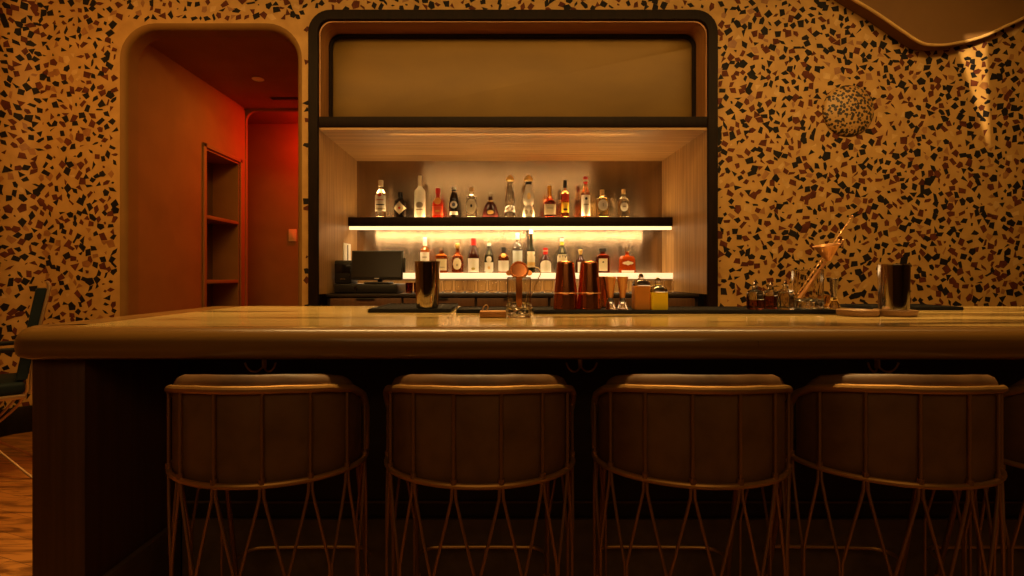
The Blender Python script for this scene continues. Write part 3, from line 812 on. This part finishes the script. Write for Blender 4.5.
# ------------------------------------------------------------------ bar stools
EX, EY = .931, .731
def ring_pt(th, r, z): return (r*EX*sin(R(th)), -r*EY*cos(R(th)), z)
def interp(t, tab):
    for (a, va), (b_, vb) in zip(tab, tab[1:]):
        if a <= t <= b_: return va+(vb-va)*(t-a)/(b_-a)
    return tab[-1][1]
RAIL = [(0, .912), (25, .9105), (50, .902), (70, .888), (85, .862), (95, .822), (102, .775), (106, .735), (107, .695)]
def make_stool(label):
    t = thing('bar_stool', label, 'bar stool', (0, 0, 0), 0, 'bar stools along the counter')
    RR = .26; step = 360/14
    b = B(); b.lathe([(q*EX, z) for q, z in [(0, .702), (.205, .702), (.224, .715), (.226, .740), (.215, .760), (.18, .769), (0, .773)]], 36, 2, EY/EX); b.done('seat', M['leather'], t)
    b = B(); b.lathe([(q*EX, z) for q, z in [(0, .684), (.246, .684), (.250, .690), (.246, .700), (0, .700)]], 36, 2, EY/EX); b.done('seat_pan', M['copper_dark'], t)
    # upholstered backrest
    b = B(); rs = []
    for i in range(41):
        th = -88+176*i/40
        e = abs(th)/88
        zt = interp(abs(th), RAIL)+.031-.018*max(0, (e-.84)/.16)
        zb = .689
        k = 1 if e < .94 else max(.35, 1-(e-.94)/.06*.65)
        ro, ri = .252, .252-.046*k
        c = .012; tp = .017
        sec = [(ro-c, zb), (ro, zb+c), (ro, interp(abs(th), RAIL)-.004), (ro-.003, zt-tp), (ro-.010, zt-.005), ((ro+ri)/2, zt), (ri+.010, zt-.005), (ri+.002, zt-tp), (ri, zb+.03), (ri, zb+c), (ri+c*.8, zb)]
        rs.append([ring_pt(th, r_, z_) for r_, z_ in sec])
    b.rings(rs); br_ = b.done('backrest', M['leather'], t, ang=50)
    pts = [ring_pt(th, RR, interp(abs(th), RAIL)) for th in [-107, -106, -104, -102, -98.5, -95, -90]+list(range(-85, 86, 5))+[90, 95, 98.5, 102, 104, 106, 107]]
    b = B(); b.tube(pts, .0095, 10); b.done('top_rail', M['copper'], t)
    b = B(); b.tube([ring_pt(360*k/48, RR, .694) for k in range(48)], .007, 10, closed=True); b.done('seat_ring', M['copper'], t)
    b = B(); b.tube([ring_pt(360*k/48, RR, .007) for k in range(48)], .006, 8, closed=True); b.done('floor_ring', M['copper'], t)
    for k in range(8):
        th = -3.5*step+k*step
        b = B(); b.tube([ring_pt(th, RR, .694), ring_pt(th, RR, interp(abs(th), RAIL))], .0040, 8)
        b.lathe([(.0, 0), (.0075, 0), (.0075, .012), (0, .012)], 10, cx=ring_pt(th, RR, 0)[0], cy=ring_pt(th, RR, 0)[1], cz=.698)
        b.done('spindle', M['copper_dark'], t)
    for k in range(-1, 9):
        th = -3.5*step+k*step
        b = B()
        for s in (-1, 1):
            P = [ring_pt(th+s*.9, RR, .690), ring_pt(th+s*1.2, RR, .665), ring_pt(th+s*3.0, RR, .632)]
            P += [ring_pt(th+s*(3.0+(12.1-3.0)*q/5), RR, .632-(.632-.478)*q/5) for q in range(1, 6)]
            P += [ring_pt(th+s*12.2, RR, .40), ring_pt(th+s*12.2, RR, .010)]
            b.tube(P, .0038, 8)
        b.done('hairpin_leg', M['copper_dark'], t)
    b = B(); b.tube([(-.197, .204, .31), (-.194, .245, .31), (-.170, .272, .31), (-.12, .280, .31), (.12, .280, .31), (.170, .272, .31), (.194, .245, .31), (.197, .204, .31)], .006, 10, smooth=3)
    b.done('footrest', M['copper'], t)
    for s in (-1, 1):
        b = B(); b.tube([(s*.190, .118, .690), (s*.202, .272, .012)], .007, 10); lg_ = b.done('front_leg', M['copper_dark'], t)
        b = B(); b.tube([(s*.1975, .2155, .26), (s*.1981, .2230, .227)], .0100, 12); b.done('collar', M['copper_bright'], lg_)
    return t
SY = 1.345
st = make_stool('brown leather bar stool with copper rails, leftmost along the counter')
st.location = (-.588, SY, 0); st.rotation_euler = (0, 0, R(1))
for (x, a, lb) in ((-.042, 0, 'brown leather bar stool with copper rails, second from the left'),
                   (.503, -1, 'brown leather bar stool with copper rails, third from the left, below the bottles of syrup'),
                   (1.024, -2, 'brown leather bar stool with copper rails, fourth from the left, below the steel tumbler'),
                   (1.545, 0, 'brown leather bar stool cut off by the right edge of the photo')):
    dup(st, (x, SY, 0), R(a), lb)

# ------------------------------------------------------------------ things on the counter
def cz(px, D): return (px-496)/512*D
ZM = ZT+.0010
def mat(x0, x1, y0, y1, label, h=.010, skew=0):
    t = thing('bar_mat', label, 'bar mat', ((x0+x1)/2, (y0+y1)/2, ZM), 0)
    w, d = (x1-x0)/2, (y1-y0)/2
    b = B(); b.box(-w, w, -d, d, 0, h, .003); b.done('base', M['rubber'], t)
    b = B()
    for (p, q, r_, s_) in ((-w+.001, w-.001, -d+.001, -d+.007), (-w+.001, w-.001, d-.007, d-.001), (-w+.001, -w+.007, -d+.008, d-.008), (w-.007, w-.001, -d+.008, d-.008)):
        b.box(p, q, r_, s_, h+.0002, h+.003, .001)
    b.done('rim', M['rubber'], t)
    b = B()
    n = int((x1-x0)/.02)
    for i in range(n):
        b.box(-w+.012+i*(2*w-.024)/n, -w+.018+i*(2*w-.024)/n, -d+.012, d-.012, h+.0002, h+.0015)
    b.done('drip_ribs', M['rubber'], t)
    return ZM+h+.0017
za = mat(cz(368, 1.80), cz(451, 1.80), 1.79, 2.17, 'short black rubber bar mat under the dark steel tin')
zb = mat(cz(534, 1.735), cz(839, 1.735), 1.735, 1.946, 'long black rubber bar mat under the copper tins and bottles')
zc = mat(1.42, 1.76, 1.925, 2.13, 'black rubber bar mat behind the wooden coasters')
zd = mat(cz(456, 1.78), .105, 1.765, 1.946, 'black rubber bar mat behind the small wooden block')

def tin(x, y, z, rt, rb, H, mat_, label, name='mixing_tin'):
    t = thing(name, label, 'shaker tin', (x, y, z))
    b = B(); b.lathe([(0, 0), (rb-.004, 0), (rb, .004), (rt, H-.002), (rt-.0012, H), (rt-.003, H-.004), (rb-.004, .008), (0, .007)], 40); b.done('body', mat_, t)
    b = B(); b.tube([(rt*cos(2*pi*k/40), rt*sin(2*pi*k/40), H-.001) for k in range(40)], .0013, 6, closed=True); b.done('rim', mat_, t)
    return t
tin(cz(427.5, 1.86), 1.86, za, .0455, .040, .170, M['steel'], 'dark polished steel mixing tin on the left bar mat')

# copper tins, upside down, each over a second tin
def copper(px, D, label):
    t = thing('copper_shaker', label, 'cocktail shaker', (cz(px, D), D, zb))
    b = B(); b.lathe([(0, 0), (.043, 0), (.0435, .003), (.0405, .052), (.0395, .055)]+[(.0395, .0555), (0, .0555)], 40); b.done('lower_tin', M['copper_cup'], t)
    b = B(); b.lathe([(.0, .056), (.0405, .056), (.0410, .058), (.0300, .160), (.0280, .166), (.0255, .168), (0, .168)], 40); b.done('upper_tin', M['copper_cup'], t)
    b = B(); b.tube([(.0412*cos(2*pi*k/40), .0412*sin(2*pi*k/40), .0575) for k in range(40)], .0013, 6, closed=True); b.done('rim', M['copper_bright'], t)
copper(565.5, 1.80, 'tall copper cocktail shaker on the long mat, the left one of the pair')
copper(589.0, 1.81, 'tall copper cocktail shaker on the long mat, beside the copper jiggers')
b_ = tin(cz(600.5, 1.92), 1.92, zb, .027, .036, .115, M['copper_cup'], 'short copper tin half hidden behind the right copper shaker', 'copper_tin')

def jigger(px, D, z, label, mat_top, mat_base, H=.115, w=.020, ww=None):
    t = thing('jigger', label, 'jigger', (cz(px, D), D, z), 0)
    b = B(); b.lathe([(0, .040), (.008, .040), (.009, .043), (w, H-.001), (w-.0014, H), (w-.003, H-.004), (.006, .05), (0, .049)], 28); b.done('upper_cup', mat_top, t)
    b = B(); b.lathe([(0, .0395), (.009, .0395), (.012, .030), (.020, .003), (.0205, 0), (.0175, .0), (.008, .025), (0, .027)], 10); b.done('lower_cup', mat_base, t, ang=20)
    return t
jigger(610.5, 1.80, zb, 'slim copper jigger with cut crystal foot, left one of the pair', M['copper_bright'], G['clear'])
jigger(622.5, 1.80, zb, 'slim copper jigger with cut crystal foot, beside the brown syrup bottle', M['copper_bright'], G['clear'])
jigger(834.0, 1.84, zb, 'narrow smoky steel jigger left of the wooden coasters', M['steel_cool'], G['tint'], .108, .015)

def syrup(px, D, w, H, liquid, fill, label):
    t = thing('syrup_bottle', label, 'bottle', (cz(px, D), D, zb))
    b = B(); b.lathe([(0, 0), (w*.95, 0), (w, .004), (w, fill), (0, fill)], 32, 7); b.done('liquid', liquid, t)
    b = B(); b.lathe([(0, fill+.0004), (w, fill+.0004), (w*.97, fill+.012), (w*.75, fill+.020), (w*.32, fill+.026), (w*.30, H-.008), (w*.36, H-.006), (w*.36, H), (0, H)], 32, 5); b.done('shoulder', G['clear'], t)
    b = B(); b.lathe([(0, H+.0004), (w*.30, H+.0004), (w*.34, H+.006), (w*.2, H+.014), (0, H+.016)], 16); b.done('stopper', G['clear'], t)
syrup(641.0, 1.80, .0275, .110, G['syrup'], .082, 'square glass bottle of brown syrup next to the copper jiggers')
syrup(657.8, 1.79, .0290, .096, G['yellow'], .060, 'square glass bottle of bright yellow syrup on the long mat')

# tall mixing glass with strainer and bar spoon
def julep(parent, mat_, tilt, loc, rz, name_b='bowl'):
    """shallow perforated bowl with a long flat handle; bowl at the top"""
    b = B(); rs = []
    b.lathe([(0, -.016), (.012, -.015), (.024, -.010), (.032, -.002), (.0345, .002), (.034, .003), (.031, 0), (.023, -.008), (.012, -.013), (0, -.014)], 32)
    o = b.done(name_b, mat_, parent); o.location = loc; o.rotation_euler = (tilt[0], tilt[1], rz)
    return o
mg = thing('mixing_glass', 'tall cut-base mixing glass in front of the bar mats, holding a copper strainer', 'glass', (cz(519, 1.61), 1.61, ZM))
b = B(); b.lathe([(0, 0), (.036, 0), (.0385, .003), (.0385, .040), (.0375, .043), (.0375, .123), (.0365, .125), (.0350, .122), (.0350, .030), (.02, .024), (0, .023)], 32); b.done('body', G['clear'], mg)
b = B()
for k in range(14):
    a = 2*pi*k/14
    for s in (-1, 1):
        b.tube([(.0388*cos(a), .0388*sin(a), .004), (.0388*cos(a+s*pi/14), .0388*sin(a+s*pi/14), .022), (.0388*cos(a), .0388*sin(a), .040)], .0012, 5)
b.done('cut_pattern', G['clear'], mg)
hw = thing('hawthorne_strainer', 'round copper strainer standing handle-down in the tall mixing glass', 'strainer', (cz(519, 1.61), 1.605, ZM+.030))
b = B(); b.lathe([(0, -.003), (.027, -.003), (.0295, -.001), (.0295, .001), (.027, .003), (.0, .003)], 36); o = b.done('plate', M['copper_cup'], hw); o.location = (0, 0, .116); o.rotation_euler = (R(70), 0, 0)
b = B(); b.tube([(.026*cos(2*pi*k/40), .026*sin(2*pi*k/40), .006+.003*(k % 2)) for k in range(40)], .0022, 6, closed=True); o = b.done('coil_spring', M['copper_mid'], hw); o.location = (0, 0, .116); o.rotation_euler = (R(70), 0, 0)
for s in (-1, 1):
    b = B(); b.lathe([(0, -.0025), (.008, -.0025), (.009, 0), (.008, .0025), (0, .0025)], 16); o = b.done('ear', M['copper_mid'], hw); o.location = (s*.032, -.001, .108); o.rotation_euler = (R(70), 0, 0)
b = B(); b.box(-.0095, .0095, -.0025, .0025, 0, .090, .002); b.done('handle', M['copper_mid'], hw)
# ice and garnish glitter in the glass foot: three glass cubes
for k, (x, y, a) in enumerate(((-.016, -.006, 20), (.017, -.004, 50), (.0, .018, 10))):
    b = B(); b.box(-.008, .008, -.008, .008, 0, .016, .002); o = b.done('ice_cube', G['clear'], loc=(cz(519, 1.61)+x, 1.61+y, ZM+.0300))
    o.rotation_euler = (0, 0, R(a)); tag(o, ['clear ice cube left in the foot of the mixing glass', 'clear ice cube right in the foot of the mixing glass', 'clear ice cube behind the others in the mixing glass'][k], 'ice cube')
bs_ = thing('wire_holder', 'thin bent wire holder standing behind the tall mixing glass', 'wire holder', (cz(534, 1.86), 1.86, zd))
b = B(); b.tube([(-.028, 0, .002), (.012, 0, .10), (.024, 0, .125), (.020, .004, .142), (.0, .006, .150), (-.03, .006, .146)], .0018, 6, smooth=4); b.done('stem', M['wire'], bs_)
b = B(); b.lathe([(0, 0), (.022, 0), (.024, .002), (0, .004)], 20, cx=-.028); b.done('base', M['copper_dark'], bs_)

wb = thing('coaster_block', 'small orange wooden block with a metal loop, left of the mixing glass', 'coaster holder', (cz(493, 1.60), 1.60, ZM))
b = B(); b.box(-.041, .041, -.03, .03, 0, .020, .003); b.done('block', M['block'], wb)
b = B(); b.tube([(-.034, .0, .0202), (-.030, 0, .030), (-.024, 0, .037), (-.017, 0, .036), (-.016, 0, .028), (-.022, 0, .0202)], .0018, 6, smooth=4); b.done('loop', M['wire'], wb)

# bitters bottles
def bitters(px, D, H, w, mat_, fill, label, cut=True):
    t = thing('bitters_bottle', label, 'bottle', (cz(px, D), D, zb), 0, 'bitters bottles')
    b = B(); b.lathe([(0, 0), (w*.95, 0), (w, .003), (w, fill), (0, fill)], 24, 2.4); b.done('liquid', mat_, t)
    b = B(); b.lathe([(0, fill+.0004), (w, fill+.0004), (w, H*.55), (w*.85, H*.64), (w*.38, H*.70), (w*.33, H*.80), (w*.46, H*.82), (w*.46, H*.85), (0, H*.85)], 24, 2.2); b.done('shoulder', G['clear'], t)
    b = B(); b.lathe([(0, H*.852), (w*.2, H*.852), (w*.30, H*.90), (w*.16, H*.95), (w*.10, H), (0, H)], 14); b.done('dasher_top', M['steel'], t)
    if cut:
        b = B()
        for k in range(10):
            for s in (-1, 1):
                b.tube([(w*1.01*cos(2*pi*(k+s*q/4)/10), w*1.01*sin(2*pi*(k+s*q/4)/10), .004+q*(H*.5)/8) for q in range(9)], .0008, 4)
        b.done('cut_pattern', G['clear'], t)
bitters(755, 1.80, .100, .0265, G['bitters'], .034, 'round bitters bottle with dark liquid, leftmost of three dashers', False)
bitters(771, 1.83, .098, .0270, G['bitters'], .046, 'dark red bitters bottle, middle of three dashers')
bitters(785.5, 1.79, .104, .0265, G['tint'], .060, 'clear cut-glass bitters bottle next to the rocks glass')

rg = thing('rocks_glass', 'wide rocks glass with cut base holding a copper julep strainer', 'glass', (cz(807.5, 1.795), 1.795, zb))
b = B(); b.lathe([(0, 0), (.044, 0), (.0485, .003), (.0490, .036), (.0485, .040), (.0490, .138), (.0480, .140), (.0468, .137), (.0465, .034), (.03, .028), (0, .027)], 36); b.done('body', G['clear'], rg)
b = B()
for k in range(16):
    a = 2*pi*k/16
    for s in (-1, 1):
        b.tube([(.0494*cos(a), .0494*sin(a), .004), (.0494*cos(a+s*pi/16), .0494*sin(a+s*pi/16), .019), (.0494*cos(a), .0494*sin(a), .035)], .0015, 5)
b.done('cut_pattern', G['clear'], rg)
Xg = cz(807.5, 1.795)
js = thing('julep_strainer', 'copper julep strainer leaning out of the rocks glass', 'strainer', (Xg-.030, 1.792, zb+.0380))
d = Vector((.077, -.022, .128)); Ln = d.length
b = B()
u = d.normalized(); w_ = Vector((0, 1, 0)); v_ = u.cross(w_)
rs = []
for t_ in [i/12 for i in range(13)]:
    wd = .0065+.004*(1-t_)**2; th_ = .0028
    c_ = d*t_
    rs.append([c_+w_*wd+v_*th_, c_-w_*wd+v_*th_, c_-w_*wd-v_*th_, c_+w_*wd-v_*th_])
b.rings(rs); b.done('handle', M['copper_bright'], js)
b = B(); b.lathe([(0, -.052), (.006, -.050), (.015, -.036), (.030, -.014), (.038, .001), (.0415, .004), (.0415, .006), (.037, .005), (.028, -.012), (.012, -.036), (0, -.047)], 36)
o = b.done('bowl', M['copper_bright'], js); o.location = (d.x+.004, d.y, d.z+.052); o.rotation_euler = (R(4), R(-10), 0)
for s in (-1, 1):
    b = B(); b.tube([(0, 0, 0), (.010, 0, .010), (.016, 0, .024), (.019, 0, .026), (.019, 0, .018), (.014, 0, .0)], .0020, 6, smooth=3); o = b.done('loop', M['copper_bright'], js)
    o.location = (d.x+.036, d.y+s*.010, d.z+.050)
b = B(); b.box(.02, .044, -.004, .004, -.002, .001); o = b.done('rest_tab', M['copper_bright'], js); o.location = (d.x+.006, d.y, d.z+.057)
sp_ = thing('bar_spoon', 'long twisted copper bar spoon resting in the rocks glass', 'spoon', (Xg-.028, 1.815, zb+.0460))
e_ = Vector((.198, .0, .281))
b = B(); u = e_.normalized(); w_ = Vector((0, 1, 0)); v_ = u.cross(w_)
P = []
for i in range(121):
    t_ = i/120; a = t_*2*pi*22
    P.append(e_*t_+(w_*cos(a)+v_*sin(a))*.0010)
b.tube(P, .0016, 6); b.done('twisted_stem', M['copper_bright'], sp_)
b = B(); b.lathe([(0, -.006), (.004, -.004), (.005, 0), (.004, .004), (0, .006)], 12); o = b.done('finial', M['copper_bright'], sp_); o.location = e_
b = B(); b.lathe([(0, -.004), (.004, -.003), (.006, .0), (.005, .0), (.004, -.002), (0, -.003)], 18); o = b.done('bowl', M['copper_bright'], sp_); o.location = (0, 0, .006); o.rotation_euler = (0, R(40), 0); o.scale = (1.1, 1, 1)
b = B(); b.lathe([(0, 0), (.017, 0), (.019, .003), (.020, .045), (.019, .046), (.017, .006), (0, .005)], 16)
o = b.done('shot_glass', G['honey'], loc=(cz(825, 1.90), 1.90, zb)); tag(o, 'small amber shot glass behind the rocks glass', 'glass')

def coaster(px, D, label):
    t = thing('wooden_coaster', label, 'coaster', (cz(px, D), D, ZM), 0, 'wooden coasters')
    r_ = .0585
    b = B(); b.lathe([(0, 0), (r_-.006, 0), (r_-.002, .004), (r_, .012), (r_, .019), (r_-.002, .020)]+[(r_-.005, .0195), (r_-.008, .0165), (0, .0165)], 40); b.done('dish', M['coaster'], t)
coaster(857.5, 1.655, 'round wooden coaster, empty, left of the big steel tin')
coaster(895.0, 1.655, 'round wooden coaster under the big steel tin')
tin(cz(895, 1.655), 1.66, ZM+.0170, .0435, .041, .150, M['steel'], 'large polished steel tin standing on the right wooden coaster')

# ------------------------------------------------------------------ chair at the far left
ch = thing('high_chair', 'dark teal leather high chair with thin metal legs by the left wall', 'chair', (-3.025, 2.97, 0), R(42))
SEAT = .545
b = B(); b.box(-.22, .22, -.22, .22, SEAT-.055, SEAT+.015, .022, 3); b.done('seat', M['leather_teal'], ch)
b = B(); b.box(-.225, .225, -.225, .225, SEAT-.082, SEAT-.056, .006); b.done('seat_frame', M['wire'], ch)
b = B(); rs = []
for i in range(9):
    t_ = i/8; z_ = SEAT+.02+t_*.53; x_ = .205+t_*.09
    rs.append([(x_-.03, -.20+.02*t_, z_), (x_-.03, .20-.02*t_, z_), (x_+.022, .20-.02*t_, z_), (x_+.022, -.20+.02*t_, z_)])
b.rings(rs); bmesh.ops.bevel(b.bm, geom=b.bm.edges[:], offset=.006, segments=2, affect='EDGES'); b.done('backrest', M['leather_teal'], ch)
for s in (-1, 1):
    b = B(); b.tube([(.24, s*.207, SEAT-.06), (.262, s*.207, SEAT+.22), (.327, s*.195, SEAT+.57), (.315, s*.185, SEAT+.59)], .009, 8); b.done('back_post', M['wire'], ch)
    b = B(); b.box(-.20, .235, s*.215-.018, s*.215+.018, SEAT+.19, SEAT+.215, .006); a_ = b.done('armrest', M['black'], ch)
    b = B(); b.tube([(-.17, s*.222, SEAT-.07), (-.17, s*.215, SEAT+.19)], .008, 8); b.done('arm_post', M['black'], a_)
for sx in (-1, 1):
    for s in (-1, 1):
        b = B(); b.tube([(sx*.205, s*.205, SEAT-.08), (sx*.185, s*.185, .42), (sx*.12, s*.12, .34), (sx*.06, s*.06, .27), (sx*.08, s*.08, .19), (sx*.17, s*.17, .09), (sx*.25, s*.25, .006)], .007, 8, smooth=5)
        b.done('leg', M['wire'], ch)

# ------------------------------------------------------------------ light
def area(name, loc, target, sx, sy, w, col=(1, .55, .18), spread=180):
    l = bpy.data.lights.new(name, 'AREA'); l.shape = 'RECTANGLE'; l.size = sx; l.size_y = sy; l.energy = w; l.color = col
    l.spread = R(spread)
    o = bpy.data.objects.new(name, l); COL.objects.link(o); o.location = loc
    d = Vector(target)-Vector(loc); o.rotation_euler = d.to_track_quat('-Z', 'Y').to_euler()
    return o
def spot(name, loc, target, w, ang, blend=.5, col=(1, .55, .18), r=.03):
    l = bpy.data.lights.new(name, 'SPOT'); l.energy = w; l.spot_size = R(ang); l.spot_blend = blend; l.color = col; l.shadow_soft_size = r
    o = bpy.data.objects.new(name, l); COL.objects.link(o); o.location = loc
    d = Vector(target)-Vector(loc); o.rotation_euler = d.to_track_quat('-Z', 'Y').to_euler()
    return o
area('aisle_wash', (.8, 1.95, 3.55), (.8, 3.9, 1.1), 5.8, .25, 66, (1, .56, .155), 130)
area('left_wash', (-2.9, 2.0, 3.55), (-3.1, 3.9, 1.4), 1.2, .25, 19, (1, .46, .10), 130)
area('counter_wash', (.5, 1.95, 3.55), (.5, 1.95, 0), 4.5, .2, 34, (1, .62, .22), 62)
area('room_glow', (0, -2.2, 3.3), (0, 0, .6), 4, 2, 27, (1, .58, .20))
spot('floor_spot', (-2.6, 1.2, 3.5), (-2.75, 2.0, 0), 75, 40, .8, (1, .52, .15))
area('alcove_top_strip', (.13, 3.93, 3.06), (.13, 4.06, 2.6), 2.6, .02, .9, (1, .56, .17))
area('niche_front_strip', (.13, 3.96, 2.262), (.13, 4.9, 1.55), 1.9, .03, 2.6, (1, .62, .25))
area('shelf_up', (.13, 4.67, 1.712), (.13, 4.62, 2.3), 2.7, .03, 12, (1, .60, .22))
area('shelf_back_glow', (.13, 4.87, 1.706), (.13, 4.83, 2.3), 2.7, .02, 2.5, (1, .62, .29))
area('shelf_down', (.13, 4.628, 1.584), (.13, 4.90, 1.2), 2.7, .02, 12, (1, .64, .31))
area('ledge_down', (.13, 4.50, 1.143), (.13, 4.50, .9), 2.7, .02, 2.5, (1, .62, .26))
area('passage_light', (-2.0, 4.9, 3.0), (-2.4, 4.9, 0), .25, .25, 7, (1, .46, .07))
area('red_light', (-1.80, 5.98, 2.90), (-2.7, 6.1, 1.5), .10, .5, 28, (1, .025, .008))
spot('red_corner', (-1.75, 5.2, 2.85), (-2.8, 5.7, 2.1), 4, 45, 1, (1, .03, .01), .1)

spot('counter_spot', (.50, -.6, 2.9), (.45, 1.83, 1.13), 48, 18, .8, (1, .62, .24), .04)
spot('counter_spot', (1.10, -.6, 2.9), (1.17, 1.81, 1.15), 85, 17, .8, (1, .60, .22), .04)
S_ = Vector((2.3, .7, 3.30))  # lamp added out of view to make the wedge of light
ts = thing('added_spotlight', 'added out-of-view spotlight with a shaped shutter throwing a wedge of light on the wall', 'spotlight', S_)
K = .12/(YW-S_.y)
tri = [((Vector(((a-496)*YW/512, YW, 1.17+(276-c)*YW/512))-S_)*K) for a, c in ((957, 43), (986, 40), (989, 147))]
ctr = sum(tri, Vector())/3
b = B()
sq = [Vector((ctr.x+a*.07, .12, ctr.z+c*.07)) for a, c in ((-1, -1), (1, -1), (1, 1), (-1, 1))]
for L in ((sq[0], sq[1], tri[2]), (sq[1], sq[2], tri[1], tri[2]), (sq[2], sq[3], tri[0], tri[1]), (sq[3], sq[0], tri[2], tri[0])): b.face(L)
b.done('gobo', M['black'], ts, smooth=False)  # added plate, its hole cut to shape the beam into the wedge
b = B()
b.rings([[Vector((c_.x, .118, c_.z)) for c_ in sq], [Vector((a*.06, -.06, c*.06)) for a, c in ((-1, -1), (1, -1), (1, 1), (-1, 1))]], cap=False)
b.face([(a*.06, -.06, c*.06) for a, c in ((-1, -1), (1, -1), (1, 1), (-1, 1))]); b.done('housing', M['black'], ts, smooth=False)
b = B(); b.tube([(0, -.02, .062), (0, -.02, ZC-S_.z-.001)], .012, 10); b.done('stem', M['black'], ts)
spot('wedge_spot', S_, S_+ctr, 750, 34, .1, (1, .70, .34), .0008)

w = bpy.data.worlds.new('room_dark'); SC.world = w; w.use_nodes = True
w.node_tree.nodes['Background'].inputs['Color'].default_value = (1, .5, .2, 1)
w.node_tree.nodes['Background'].inputs['Strength'].default_value = .002

# ------------------------------------------------------------------ camera
cam = bpy.data.cameras.new('camera'); co = bpy.data.objects.new('camera', cam); COL.objects.link(co)
co.location = (0, 0, 1.17); co.rotation_euler = (R(90), 0, 0)
cam.sensor_width = 36; cam.lens = 18; cam.shift_x = 16/1024; cam.shift_y = -12/1024
cam.clip_start = .02
SC.camera = co
vs_ = SC.view_settings
vs_.view_transform = 'Standard'; vs_.look = 'None'; vs_.gamma = 1; vs_.exposure = 0; vs_.use_curve_mapping = False
